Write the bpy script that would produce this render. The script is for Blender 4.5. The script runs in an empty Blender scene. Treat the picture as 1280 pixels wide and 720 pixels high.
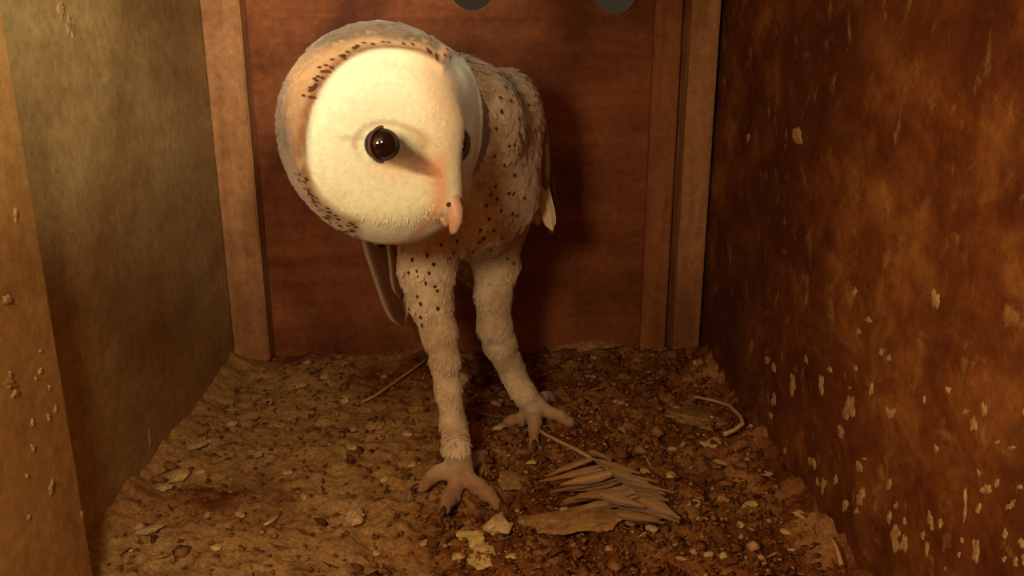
import bpy, bmesh, math, random
import numpy as np
from mathutils import Vector, Matrix
from mathutils.bvhtree import BVHTree

S = bpy.context.scene
COL = S.collection
random.seed(7)
RNG = np.random.default_rng(7)

# ------------------------------------------------------------------ camera
F_PX = 1063.0
PITCH = math.radians(16.5)
YAW = math.radians(2.1)
CAM = Vector((0.011, -0.737, 0.280))
FWD = Vector((math.sin(YAW)*math.cos(PITCH), math.cos(YAW)*math.cos(PITCH), -math.sin(PITCH)))
RGT = Vector((math.cos(YAW), -math.sin(YAW), 0.0))
UPV = RGT.cross(FWD)
cd = bpy.data.cameras.new('nest_camera')
cd.sensor_width = 36.0
cd.lens = 36.0*F_PX/1280.0
cd.clip_start = 0.005
cam = bpy.data.objects.new('nest_camera', cd)
COL.objects.link(cam)
cam.matrix_world = Matrix(((RGT.x, UPV.x, -FWD.x, CAM.x), (RGT.y, UPV.y, -FWD.y, CAM.y),
                           (RGT.z, UPV.z, -FWD.z, CAM.z), (0, 0, 0, 1)))
S.camera = cam

# ------------------------------------------------------------------ world, lamp, exposure
w = bpy.data.worlds.new('night'); S.world = w; w.use_nodes = True
w.node_tree.nodes['Background'].inputs[0].default_value = (0.30, 0.20, 0.11, 1)
w.node_tree.nodes['Background'].inputs[1].default_value = 0.10
ld = bpy.data.lights.new('box_lamp', 'POINT'); ld.shadow_soft_size = 0.03
ld.energy = 3.1; ld.color = (1.0, 0.80, 0.49)
lo = bpy.data.objects.new('box_lamp', ld); COL.objects.link(lo)
lo.location = (-0.095, -0.70, 0.325)
sd_ = bpy.data.lights.new('left_fill_spot', 'SPOT'); sd_.energy = 11.5; sd_.color = (1.0, 0.93, 0.68)  # unseen fill spot, added to brighten the left and upper back walls
sd_.spot_size = math.radians(56); sd_.spot_blend = 1.0; sd_.shadow_soft_size = 0.02
so = bpy.data.objects.new('left_fill_spot', sd_); COL.objects.link(so)
so.location = (0.055, -0.75, 0.385)
so.rotation_euler = (Vector((-0.21, -0.12, 0.40)) - Vector(so.location)).to_track_quat('-Z', 'Y').to_euler()
S.view_settings.view_transform = 'Standard'
S.view_settings.look = 'None'
S.view_settings.exposure = 0.3
S.view_settings.gamma = 1.0
S.view_settings.use_curve_mapping = False

# ------------------------------------------------------------------ helpers
def ray(px, py):
    return FWD + RGT*((px-640)/F_PX) + UPV*((360-py)/F_PX)
def W(px, py, zc):
    return CAM + ray(px, py)*zc
def on_z(px, py, z=0.0):
    r = ray(px, py); return CAM + r*((z-CAM.z)/r.z)
def on_x(px, py, x):
    r = ray(px, py); return CAM + r*((x-CAM.x)/r.x)
def on_y(px, py, y=0.0):
    r = ray(px, py); return CAM + r*((y-CAM.y)/r.y)

def tag(o, label=None, cat=None, group=None, kind=None):
    if label: o['label'] = label
    if cat: o['category'] = cat
    if group: o['group'] = group
    if kind: o['kind'] = kind
    return o

def link(name, me, mat=None, parent=None):
    o = bpy.data.objects.new(name, me); COL.objects.link(o)
    if mat: me.materials.clear(); me.materials.append(mat)
    if parent: o.parent = parent
    return o

def mesh(name, v, f, smooth=False):
    me = bpy.data.meshes.new(name)
    me.from_pydata([tuple(map(float, p)) for p in v], [], [tuple(map(int, q)) for q in f])
    if smooth: me.polygons.foreach_set('use_smooth', [True]*len(me.polygons))
    me.update(); return me

def big_mesh(name, V, Q, smooth=True):
    """numpy verts (n,3) and faces (m,k)"""
    me = bpy.data.meshes.new(name)
    n, (m, k) = len(V), Q.shape
    me.vertices.add(n); me.vertices.foreach_set('co', np.ascontiguousarray(V, np.float32).ravel())
    me.loops.add(m*k); me.loops.foreach_set('vertex_index', np.ascontiguousarray(Q, np.int32).ravel())
    me.polygons.add(m); me.polygons.foreach_set('loop_start', np.arange(0, m*k, k, dtype=np.int32))
    me.update(calc_edges=True); me.validate()
    if smooth: me.polygons.foreach_set('use_smooth', np.ones(m, bool))
    return me

def set_col(me, C):
    a = me.color_attributes.new('Col', 'FLOAT_COLOR', 'POINT')
    C4 = np.ones((len(C), 4), np.float32); C4[:, :3] = C
    a.data.foreach_set('color', C4.ravel())

def box_mesh(name, x0, x1, y0, y1, z0, z1, bev=0.0, seg=2):
    bm = bmesh.new(); bmesh.ops.create_cube(bm, size=1)
    for v in bm.verts:
        v.co = Vector(((x0+x1)/2+v.co.x*(x1-x0), (y0+y1)/2+v.co.y*(y1-y0), (z0+z1)/2+v.co.z*(z1-z0)))
    if bev: bmesh.ops.bevel(bm, geom=list(bm.edges), offset=bev, segments=seg, affect='EDGES')
    me = bpy.data.meshes.new(name); bm.to_mesh(me); bm.free(); return me

# value noise in numpy
_perm = RNG.random((64, 64, 64)).astype(np.float32)
def vnoise(P):
    P = np.asarray(P, np.float64); I = np.floor(P).astype(int); f = P-I; f = f*f*(3-2*f)
    out = 0
    for dx in (0, 1):
        for dy in (0, 1):
            for dz in (0, 1):
                wgt = (f[:, 0] if dx else 1-f[:, 0])*(f[:, 1] if dy else 1-f[:, 1])*(f[:, 2] if dz else 1-f[:, 2])
                out = out + wgt*_perm[(I[:, 0]+dx) % 64, (I[:, 1]+dy) % 64, (I[:, 2]+dz) % 64]
    return out
def fbm(P, o=4):
    P = np.asarray(P, float); s = 0; a = 0.5; t = 0
    for i in range(o):
        s = s + a*vnoise(P*(2**i)+17.3*i); t += a; a *= 0.5
    return s/t

# ------------------------------------------------------------------ materials
def nodes(name):
    m = bpy.data.materials.new(name); m.use_nodes = True
    nt = m.node_tree; b = nt.nodes['Principled BSDF']
    return m, nt, b
def N(nt, t, **kw):
    n = nt.nodes.new(t)
    for k, v in kw.items(): setattr(n, k, v)
    return n
def ramp(nt, fac, stops):
    r = N(nt, 'ShaderNodeValToRGB'); e = r.color_ramp.elements
    while len(e) < len(stops): e.new(0.5)
    for el, (p, c) in zip(e, stops):
        el.position = p; el.color = (*c, 1)
    nt.links.new(fac, r.inputs[0]); return r.outputs[0]
def noise(nt, vec, scale, detail=5, rough=0.6, stretch=(1, 1, 1), dist=0.0):
    mp = N(nt, 'ShaderNodeMapping'); mp.inputs['Scale'].default_value = stretch
    nt.links.new(vec, mp.inputs[0])
    n = N(nt, 'ShaderNodeTexNoise'); n.inputs['Scale'].default_value = scale
    n.inputs['Detail'].default_value = detail; n.inputs['Roughness'].default_value = rough
    n.inputs['Distortion'].default_value = dist
    nt.links.new(mp.outputs[0], n.inputs[0]); return n.outputs['Fac']
def mix(nt, fac, a, b, mode='MIX'):
    m = N(nt, 'ShaderNodeMix', data_type='RGBA', blend_type=mode)
    for s, v in ((m.inputs[0], fac), (m.inputs[6], a), (m.inputs[7], b)):
        if isinstance(v, (float, int)): s.default_value = v
        elif isinstance(v, tuple): s.default_value = (*v, 1)
        else: nt.links.new(v, s)
    return m.outputs[2]
def bump(nt, b, h, strength=0.3, dist=0.002):
    bp = N(nt, 'ShaderNodeBump'); bp.inputs['Strength'].default_value = strength
    bp.inputs['Distance'].default_value = dist
    nt.links.new(h, bp.inputs['Height']); nt.links.new(bp.outputs[0], b.inputs['Normal'])

def wood(name, dark, mid, light, grain=(1, 1, 14), scale=9, stain=(0.10, 0.025, 0.006), stain_lo=0.52, stain_hi=0.72,
         fleck=None, bstr=0.3, rough=0.75):
    m, nt, b = nodes(name)
    tc = N(nt, 'ShaderNodeTexCoord').outputs['Object']
    g = noise(nt, tc, scale, 6, 0.6, grain, 0.6)
    c = ramp(nt, g, [(0.30, dark), (0.5, mid), (0.70, light)])
    st = noise(nt, tc, 8.0, 5, 0.6, (1, 1, 1), 0.4)
    sf = ramp(nt, st, [(stain_lo, (0, 0, 0)), (stain_hi, (1, 1, 1))])
    c = mix(nt, sf, c, mix(nt, 0.8, c, stain))
    fine = noise(nt, tc, 160, 4, 0.7)
    ff = ramp(nt, fine, [(0.3, (0.72, 0.72, 0.72)), (0.7, (1.15, 1.15, 1.15))])
    c = mix(nt, 1.0, c, ff, 'MULTIPLY')
    if fleck:
        fl = noise(nt, tc, 70, 5, 0.65, fleck[1], 0.5)
        fk = ramp(nt, fl, [(fleck[2], (0, 0, 0)), (fleck[3], (1, 1, 1))])
        c = mix(nt, fk, c, fleck[0])
    nt.links.new(c, b.inputs['Base Color'])
    b.inputs['Roughness'].default_value = rough
    b.inputs['Specular IOR Level'].default_value = 0.25
    bump(nt, b, mix(nt, 0.5, g, fine), bstr, 0.002)
    return m

def attr_mat(name, rough=0.85, bscale=300, bstr=0.3, bdist=0.001, spec=0.2, vary=0.25, sheen=0.0):
    m, nt, b = nodes(name)
    a = N(nt, 'ShaderNodeAttribute', attribute_name='Col')
    tc = N(nt, 'ShaderNodeTexCoord').outputs['Object']
    n = noise(nt, tc, bscale, 4, 0.65)
    lo_, hi_ = 1-vary, 1+vary
    f = ramp(nt, n, [(0.3, (lo_,)*3), (0.7, (hi_,)*3)])
    nt.links.new(mix(nt, 1.0, a.outputs['Color'], f, 'MULTIPLY'), b.inputs['Base Color'])
    b.inputs['Roughness'].default_value = rough
    b.inputs['Specular IOR Level'].default_value = spec
    if sheen: b.inputs['Sheen Weight'].default_value = sheen
    bump(nt, b, n, bstr, bdist)
    return m

def plain(name, col, rough=0.8, spec=0.25, vary=0.3, scale=220, bstr=0.4):
    m, nt, b = nodes(name)
    tc = N(nt, 'ShaderNodeTexCoord').outputs['Object']
    n = noise(nt, tc, scale, 4, 0.65)
    c = ramp(nt, n, [(0.3, tuple(x*(1-vary) for x in col)), (0.7, tuple(min(1, x*(1+vary)) for x in col))])
    nt.links.new(c, b.inputs['Base Color'])
    b.inputs['Roughness'].default_value = rough; b.inputs['Specular IOR Level'].default_value = spec
    bump(nt, b, n, bstr, 0.001)
    return m

M_BACK = wood('plywood_back', (0.209, 0.058, 0.017), (0.303, 0.091, 0.029), (0.387, 0.125, 0.041), (0.7, 1, 9), 5, (0.085, 0.018, 0.005), 0.44, 0.64)
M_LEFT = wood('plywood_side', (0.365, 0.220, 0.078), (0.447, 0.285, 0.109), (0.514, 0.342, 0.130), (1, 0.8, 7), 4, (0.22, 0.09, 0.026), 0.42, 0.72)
M_RIGHT = wood('stained_side', (0.115, 0.026, 0.0045), (0.20, 0.058, 0.0115), (0.34, 0.135, 0.030), (1, 1.2, 1.6), 22, (0.075, 0.014, 0.003), 0.44, 0.60,
               ((0.38, 0.20, 0.06), (1, 1.1, 0.85), 0.59, 0.76), 1.0)
M_POST = wood('batten_wood', (0.321, 0.137, 0.054), (0.428, 0.190, 0.077), (0.524, 0.250, 0.107), (6, 6, 0.6), 14, (0.16, 0.045, 0.012), 0.52, 0.75)
M_STRIP = wood('strip_wood', (0.260, 0.086, 0.027), (0.343, 0.127, 0.042), (0.416, 0.167, 0.058), (6, 6, 0.6), 14, (0.12, 0.028, 0.008), 0.48, 0.72)
M_BOARD = wood('side_board_wood', (0.362, 0.186, 0.055), (0.447, 0.236, 0.072), (0.507, 0.285, 0.093), (1, 1, 1.5), 12, (0.24, 0.09, 0.022), 0.5, 0.75,
               ((0.50, 0.32, 0.12), (1, 1.2, 0.5), 0.68, 0.82))
M_DROP = plain('dried_dropping', (0.40, 0.235, 0.095), 0.85, 0.2, 0.5, 260, 0.6)
M_FLOOR = attr_mat('litter_ground', 0.9, 420, 0.7, 0.002, 0.15, 0.45)
M_LITTER = attr_mat('litter_pieces', 0.85, 500, 0.4, 0.001, 0.2, 0.25)
M_BODY = attr_mat('owl_feather', 0.9, 380, 0.25, 0.001, 0.1, 0.10, 0.25)

# ------------------------------------------------------------------ the box
HX, CEIL, FRONT = 0.21, 0.42, -0.80
TH = 0.015
# back wall with two round vent holes near its top
me = box_mesh('wall_back', -HX-TH, HX+TH, 0, TH, -0.02, CEIL+TH)
wb = tag(link('wall_back', me, M_BACK), kind='structure')
for px, py, r in ((590, -17, 0.0185), (771, -13, 0.0195)):
    c = on_y(px, py, 0)
    bm = bmesh.new()
    bmesh.ops.create_cone(bm, cap_ends=True, segments=40, radius1=r, radius2=r, depth=0.1,
                          matrix=Matrix.Translation(c) @ Matrix.Rotation(math.pi/2, 4, 'X'))
    cm = bpy.data.meshes.new('cut'); bm.to_mesh(cm); bm.free()
    co = bpy.data.objects.new('cut', cm); COL.objects.link(co)
    md = wb.modifiers.new('b', 'BOOLEAN'); md.operation = 'DIFFERENCE'; md.object = co; md.solver = 'EXACT'
    dg = bpy.context.evaluated_depsgraph_get(); dg.update()
    nm = bpy.data.meshes.new_from_object(wb.evaluated_get(dg))
    wb.modifiers.clear(); wb.data = nm
    bpy.data.objects.remove(co); bpy.data.meshes.remove(cm)
wb.data.name = 'wall_back'

def wall_grid(name, x, sgn, amp, mat):
    """side wall with a gently uneven inner skin, thickness outward"""
    ny, nz = 110, 60
    ys = np.linspace(FRONT, 0, ny); zs = np.linspace(-0.02, CEIL, nz)
    Y, Z = np.meshgrid(ys, zs, indexing='ij')
    P = np.stack([np.full(Y.size, 3.1+sgn), Y.ravel()*14, Z.ravel()*14], 1)
    h = (fbm(P, 4)-0.5)*2*amp + (fbm(P*6+5, 3)-0.5)*amp*0.8
    V = np.stack([x - sgn*h, Y.ravel(), Z.ravel()], 1)
    Vo = V.copy(); Vo[:, 0] = x+sgn*TH
    idx = np.arange(ny*nz).reshape(ny, nz)
    a, b, c, d = idx[:-1, :-1].ravel(), idx[1:, :-1].ravel(), idx[1:, 1:].ravel(), idx[:-1, 1:].ravel()
    q = np.stack([a, b, c, d], 1) if sgn < 0 else np.stack([a, d, c, b], 1)
    qo = q[:, ::-1]+ny*nz
    rim = np.concatenate([idx[:, 0], idx[-1, 1:], idx[-2::-1, -1], idx[0, -2:0:-1]])
    r2 = np.roll(rim, -1)
    qr = np.stack([r2, rim, rim+ny*nz, r2+ny*nz], 1)
    if sgn > 0: qr = qr[:, ::-1]
    me = big_mesh(name, np.vstack([V, Vo]), np.vstack([q, qo, qr]), False)
    return tag(link(name, me, mat), kind='structure')
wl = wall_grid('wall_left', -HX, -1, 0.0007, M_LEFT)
wr = wall_grid('wall_right', HX, 1, 0.0028, M_RIGHT)
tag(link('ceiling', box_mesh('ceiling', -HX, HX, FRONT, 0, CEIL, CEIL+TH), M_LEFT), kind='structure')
# corner battens, a strip board on the back wall, a doubled board on the left wall
yb = -0.022
cl = on_y(300, 20, yb).x
cr = on_y(863, 60, yb).x
tag(link('trim_1', box_mesh('trim_1', -HX+0.001, cl, yb, -0.0005, 0.002, CEIL, 0.0012), M_POST), kind='structure')
tag(link('trim_2', box_mesh('trim_2', cr, HX-0.004, yb, -0.0005, 0.002, CEIL, 0.0012), M_POST), kind='structure')
s0 = on_y(813, 150, -0.008).x; s1 = on_y(846, 150, -0.008).x
tag(link('trim_3', box_mesh('trim_3', s0, s1, -0.009, -0.0003, 0.002, CEIL-0.1, 0.001), M_STRIP), kind='structure')
tag(link('trim_4', box_mesh('trim_4', -HX+0.0012, -HX+0.020, FRONT, -0.352, 0.002, CEIL, 0.0015), M_BOARD), kind='structure')

# dried droppings and scuffs stuck to the walls (parts of the walls)
dg = bpy.context.evaluated_depsgraph_get()
WBVH = {}
for o_ in (wl, wr):
    WBVH[o_.name] = BVHTree.FromObject(o_, dg)
def blob_patch(name, center, u, v, n, lu, lv, th, mat, parent, seed):
    """thin ragged crust pressed onto the wall surface"""
    rnd = random.Random(seed)
    ph = [rnd.uniform(0, 6.28) for _ in range(6)]; am = [rnd.uniform(0.10, 0.30)/(1+0.45*i_) for i_ in range(6)]
    V, Fc = [], []
    K = 26
    bv = WBVH.get(parent.name)
    def put(p, h):
        if bv is not None:
            hit = bv.ray_cast(p+n*0.02, -n, 0.05)[0]
            if hit is not None: p = hit
        return p+n*h
    for ring, (sc, h) in enumerate(((1.0, -0.0003), (0.84, 0.6*th), (0.45, th))):
        for k in range(K):
            t = 2*math.pi*k/K
            r = 1+sum(a*math.sin((i+2)*t+p) for i, (a, p) in enumerate(zip(am, ph)))
            hh = h*(0.6+0.8*rnd.random()) if ring else h
            V.append(put(center+u*(lu*r*sc*math.cos(t))+v*(lv*r*sc*math.sin(t)), hh))
    V.append(put(center, th*0.9))
    for ring in range(2):
        for k in range(K):
            a, b = ring*K+k, ring*K+(k+1) % K
            Fc.append((a, b, b+K, a+K))
    for k in range(K): Fc.append((2*K+k, 2*K+(k+1) % K, 3*K))
    return link(name, mesh(name, V, Fc, True), mat, parent)
def splash(wall, px, py, wpx, hpx, seed):
    if wall is wr: c = on_x(px, py, HX-0.002); nrm = Vector((-1, 0, 0)); pt = lambda a, b: on_x(a, b, HX-0.002)
    elif wall is wl: c = on_x(px, py, -HX+0.0008); nrm = Vector((1, 0, 0)); pt = lambda a, b: on_x(a, b, -HX+0.0008)
    elif wall is wb: c = on_y(px, py, -0.0002); nrm = Vector((0, -1, 0)); pt = lambda a, b: on_y(a, b, -0.0002)
    else: c = on_x(px, py, -HX+0.0202); nrm = Vector((1, 0, 0)); pt = lambda a, b: on_x(a, b, -HX+0.0202)
    u = (pt(px+wpx/2, py)-c); v = (pt(px, py-hpx/2)-c)
    lu, lv = u.length, v.length
    return blob_patch('dropping', c, u.normalized(), v.normalized(), nrm, lu*0.9, lv*0.9, 0.0005, M_DROP, wall, seed)
tr4 = bpy.data.objects['trim_4']
SPL = [(wr, 1057, 510, 15, 40), (wr, 1164, 374, 14, 26), (wr, 1222, 612, 14, 16), (wr, 1236, 604, 8, 12), (wr, 1213, 636, 9, 14),
       (wr, 1196, 632, 5, 46), (wr, 1112, 672, 16, 34), (wr, 1123, 680, 10, 26), (wr, 1210, 690, 10, 36), (wr, 1207, 530, 9, 24),
       (wr, 1102, 606, 7, 16), (wr, 1150, 686, 6, 20), (wr, 995, 170, 14, 26), (wr, 1108, 517, 12, 14), (wr, 1274, 700, 7, 22),
       (wr, 1100, 440, 9, 9), (wr, 1108, 448, 8, 8), (wr, 957, 450, 5, 14), (wr, 965, 497, 5, 13), (wr, 931, 172, 5, 12), (wr, 1163, 561, 6, 11),
       (wr, 1072, 415, 8, 10), (wr, 1085, 400, 9, 9), (wr, 1066, 365, 7, 14), (wr, 1248, 668, 8, 14), (wr, 1255, 560, 14, 6), (wr, 1270, 516, 10, 12),
       (wr, 1040, 600, 6, 14), (wr, 1072, 620, 6, 12), (wr, 1034, 462, 8, 8), (wr, 1067, 460, 5, 9),
       (wl, 78, 12, 10, 30), (wl, 90, 34, 12, 34), (wl, 72, 214, 9, 8), (wl, 190, 548, 7, 30), (wl, 152, 690, 5, 10),
       (tr4, 14, 480, 20, 14), (tr4, 20, 492, 10, 14), (tr4, 10, 375, 14, 16), (tr4, 65, 610, 8, 22), (tr4, 20, 268, 6, 18), (tr4, 42, 560, 6, 12),
       (tr4, 103, 643, 6, 10), (wb, 425, 47, 9, 10)]
rs = random.Random(5)
for _ in range(46):
    a = rs.uniform(960, 1270); b = rs.uniform(max(330, 430+(a-960)*0.2), min(712, 560+(a-960)*0.9))
    k = rs.uniform(4, 9); SPL.append((wr, a, b, k, k*rs.uniform(0.9, 3.0)))
for _ in range(14):
    a = rs.uniform(10, 120); SPL.append((tr4 if a < 70 else wl, a, rs.uniform(430, 670), rs.uniform(3, 6), rs.uniform(5, 14)))
for i, (wl_, a, b, c_, d_) in enumerate(SPL):
    if a > 1275 and wl_ is wr: continue
    splash(wl_, a, b, c_, d_, 100+i)

# floor: uneven bed of old pellets
def ground(x, y):
    x = np.atleast_1d(np.asarray(x, float)); y = np.atleast_1d(np.asarray(y, float))
    P = np.stack([x*22, y*22, np.full(x.shape, 2.2)], 1)
    rgt = 0.35+0.65*np.clip((x+0.09)/0.10, 0, 1)
    h = (fbm(P, 3)-0.5)*0.016 + (np.abs(fbm(P*3.2+9, 3)-0.5)*-0.030+0.003)*rgt + (fbm(P*6+4, 2)-0.5)*0.008*rgt
    edge = np.clip((np.abs(x)-0.165)/0.045, 0, 1)
    h = h + edge**2*0.012
    return h
def gz(x, y): return float(ground([x], [y])[0])
nx, ny = 230, 400
xs = np.linspace(-HX+0.0005, HX-0.0005, nx); ys = np.linspace(FRONT, -0.0003, ny)
X, Y = np.meshgrid(xs, ys, indexing='ij')
Hh = ground(X.ravel(), Y.ravel())
Pn = np.stack([X.ravel()*160, Y.ravel()*160, np.full(X.size, 4.)], 1)
Hh = Hh + (fbm(Pn, 3)-0.5)*0.0035
idx = np.arange(nx*ny).reshape(nx, ny)
q = np.stack([idx[:-1, :-1].ravel(), idx[1:, :-1].ravel(), idx[1:, 1:].ravel(), idx[:-1, 1:].ravel()], 1)
me = big_mesh('floor', np.stack([X.ravel(), Y.ravel(), Hh], 1), q, True)
PAL = np.array([[0.12, 0.034, 0.008], [0.19, 0.066, 0.017], [0.26, 0.107, 0.031], [0.33, 0.157, 0.052]])
t = fbm(np.stack([X.ravel()*45, Y.ravel()*45, np.full(X.size, 7.)], 1), 4)
t = np.clip((t-0.3)/0.4, 0, 0.999)*3
i0 = t.astype(int); fr = (t-i0)[:, None]
FC = PAL[i0]*(1-fr)+PAL[np.minimum(i0+1, 3)]*fr
left_glow = np.clip((fbm(np.stack([X.ravel()*16, Y.ravel()*16, np.full(X.size, 1.)], 1), 3)-0.28)/0.25, 0, 1)*np.clip((-0.005-X.ravel())/0.06, 0, 1)
FC = FC*(1-0.75*left_glow[:, None])+np.array([0.46, 0.28, 0.105])*0.75*left_glow[:, None]  # milky lens glow on the left, painted into the floor colour
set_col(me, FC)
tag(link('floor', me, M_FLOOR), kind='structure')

# ------------------------------------------------------------------ the owl: signed distance body
HZ = 0.43                       # distance of the head from the camera
HC = W(486, 166, HZ)
hy, hp, hr = math.radians(45), math.radians(15), math.radians(10)
# head frame expressed in the camera frame (x right, y up, z towards camera)
Rl = Vector((math.cos(hy), 0, -math.sin(hy)))
Fl = Vector((math.sin(hy)*math.cos(hp), -math.sin(hp), math.cos(hy)*math.cos(hp)))
Ul = Fl.cross(Rl)
if hr:
    q_ = Matrix.Rotation(hr, 3, Vector((0, 0, 1))); Rl, Fl, Ul = q_ @ Rl, q_ @ Fl, q_ @ Ul
c2w = lambda v: RGT*v.x + UPV*v.y - FWD*v.z
HR, HU, HF = c2w(Rl), c2w(Ul), c2w(Fl)
HB = np.array([HR, HU, HF])              # rows
HCn = np.array(HC)
k_h = HZ/0.455
def H(x, y, z): return HC + (HR*x + HU*y + HF*z)*k_h
def to_head(P): return (P-HCn) @ HB.T / k_h

def rcone(P, a, b, ra, rb):
    a = np.array(a, np.float32); b = np.array(b, np.float32); ab = b-a
    tt = np.clip(((P-a) @ ab)/max(ab @ ab, 1e-12), 0, 1)
    d = np.sqrt(((P-a-tt[:, None]*ab)**2).sum(1))
    return d-(ra+(rb-ra)*tt)
def ellip(P, c, r, B=None):
    Q = P-np.array(c, np.float32)
    if B is not None: Q = Q @ np.asarray(B, np.float32).T
    r = np.array(r, np.float32)
    k0 = np.sqrt(((Q/r)**2).sum(1)); k1 = np.sqrt(((Q/(r*r))**2).sum(1))
    return k0*(k0-1)/np.maximum(k1, 1e-6)
def smin(a, b, k):
    h = np.clip(0.5+0.5*(b-a)/k, 0, 1); return b*(1-h)+a*h-k*h*(1-h)
def smax(a, b, k): return -smin(-a, -b, k)

# heart-shaped facial disc in head coordinates: <1 inside
def heart(hx, hy_):
    sx = np.abs(hx)
    e1 = np.sqrt(((sx-0.021)/0.037)**2+((hy_+0.003)/0.0435)**2)
    e2 = np.sqrt(((sx-0.004)/0.034)**2+((hy_+0.028)/0.033)**2)
    return np.minimum(e1, e2)

LF = on_z(574, 588, 0.012); RF = on_z(668, 514, 0.012)
def zc_of(p): return (p-CAM).dot(FWD)
zl, zr = zc_of(LF), zc_of(RF)
LEGL = [(W(540, 290, 0.540), .0230), (W(534, 335, 0.540), .0178), (W(537, 372, 0.541), .0145), (W(549, 415, 0.545), .0112), (W(556, 452, 0.549), .0092),
        (W(560, 485, 0.553), .0082), (W(566, 530, 0.560), .0080), (W(571, 562, zl-.006), .0082), (LF+Vector((0, 0, .004)), .0088)]
LEGR = [(W(616, 285, 0.590), .0210), (W(620, 330, 0.598), .0162), (W(616, 370, 0.604), .0130), (W(618, 408, 0.611), .0118), (W(624, 428, 0.617), .0116),
        (W(640, 464, 0.630), .0092), (W(655, 493, zr-.008), .0086), (RF+Vector((0, 0, .004)), .0090)]
def toe_dirs(base, px_list):
    return [on_z(a, b, 0.006) for a, b in px_list]
TOEL = toe_dirs(LF, [(527, 604), (556, 634), (622, 617), (604, 566)])
TOER = toe_dirs(RF, [(632, 528), (668, 548), (712, 530), (690, 497)])
def toe_chain(base, tip):
    b = base.copy(); t_ = tip.copy(); m_ = b.lerp(t_, 0.5)
    b.z = gz(b.x, b.y)+0.007; m_.z = gz(m_.x, m_.y)+0.0095; t_.z = gz(t_.x, t_.y)+0.0045
    return [b, b.lerp(m_, 0.5)+Vector((0, 0, .0025)), m_, m_.lerp(t_, .5)+Vector((0, 0, .0012)), t_]
TOES = [toe_chain(LF, p) for p in TOEL]+[toe_chain(RF, p) for p in TOER]

BODY_AX = (W(560, 150, 0.505), W(598, 300, 0.600))
def sdf(P):
    P = P.astype(np.float32)
    # torso
    d = rcone(P, W(575, 165, 0.515), W(590, 232, 0.555), 0.040, 0.0405)
    d = smin(d, rcone(P, W(590, 232, 0.555), W(594, 268, 0.585), 0.040, 0.030), 0.02)
    d = smin(d, rcone(P, W(594, 255, 0.585), W(592, 285, 0.625), 0.034, 0.018), 0.02)
    d = smin(d, ellip(P, W(628, 150, 0.555), (0.027, 0.030, 0.033)), 0.02)
    d = smin(d, ellip(P, W(530, 200, 0.560), (0.026, 0.030, 0.036)), 0.02)
    d = smin(d, rcone(P, W(560, 150, 0.505), H(0, -0.005, -0.020), 0.036, 0.040), 0.015)
    # legs
    for L in (LEGL, LEGR):
        dl = None
        for (a, ra), (b, rb) in zip(L[:-1], L[1:]):
            s_ = rcone(P, a, b, ra, rb)
            dl = s_ if dl is None else smin(dl, s_, 0.004)
        d = smin(d, dl, 0.010)
    # toes with knuckles
    dt = None
    for T in TOES:
        rr = [.0056, .0046, .0047, .0040, .0036]
        for i in range(4):
            s_ = rcone(P, T[i], T[i+1], rr[i], rr[i+1])
            dt = s_ if dt is None else smin(dt, s_, 0.0025)
    d = smin(d, dt, 0.005)
    # head
    Q = to_head(P).astype(np.float32)
    h = ellip(Q, (0, 0.001, -0.004), (0.0585, 0.0565, 0.0485))
    h = smin(h, ellip(Q, (0, -0.024, 0.008), (0.042, 0.034, 0.040)), 0.012)
    # two shallow saucers round the eyes
    for s in (-1, 1):
        n = np.array([s*0.60, -0.02, 0.80], np.float32); n /= np.linalg.norm(n)
        c = np.array([s*0.026, -0.006, 0.0310], np.float32)+n*0.050
        h = smax(h, -(np.sqrt(((Q-c)**2).sum(1))-0.054), 0.010)
    # middle ridge down to the beak
    h = smin(h, rcone(Q, np.array((0, 0.038, 0.029)), np.array((0, 0.004, 0.0415)), 0.0075, 0.0085), 0.014)
    h = smin(h, rcone(Q, np.array((0, 0.004, 0.0415)), np.array((0, -0.034, 0.0475)), 0.0085, 0.0065), 0.010)
    # rounded ruff along the disc edge
    hv = heart(Q[:, 0], Q[:, 1])
    rim = np.exp(-((hv-1.02)/0.07)**2)*np.clip((Q[:, 2]+0.006)/0.01, 0, 1)*np.clip((Q[:, 1]+0.045)/0.02, 0, 1)
    h = (h-0.0030*rim)*k_h
    return smin(d, h, 0.006)

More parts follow.
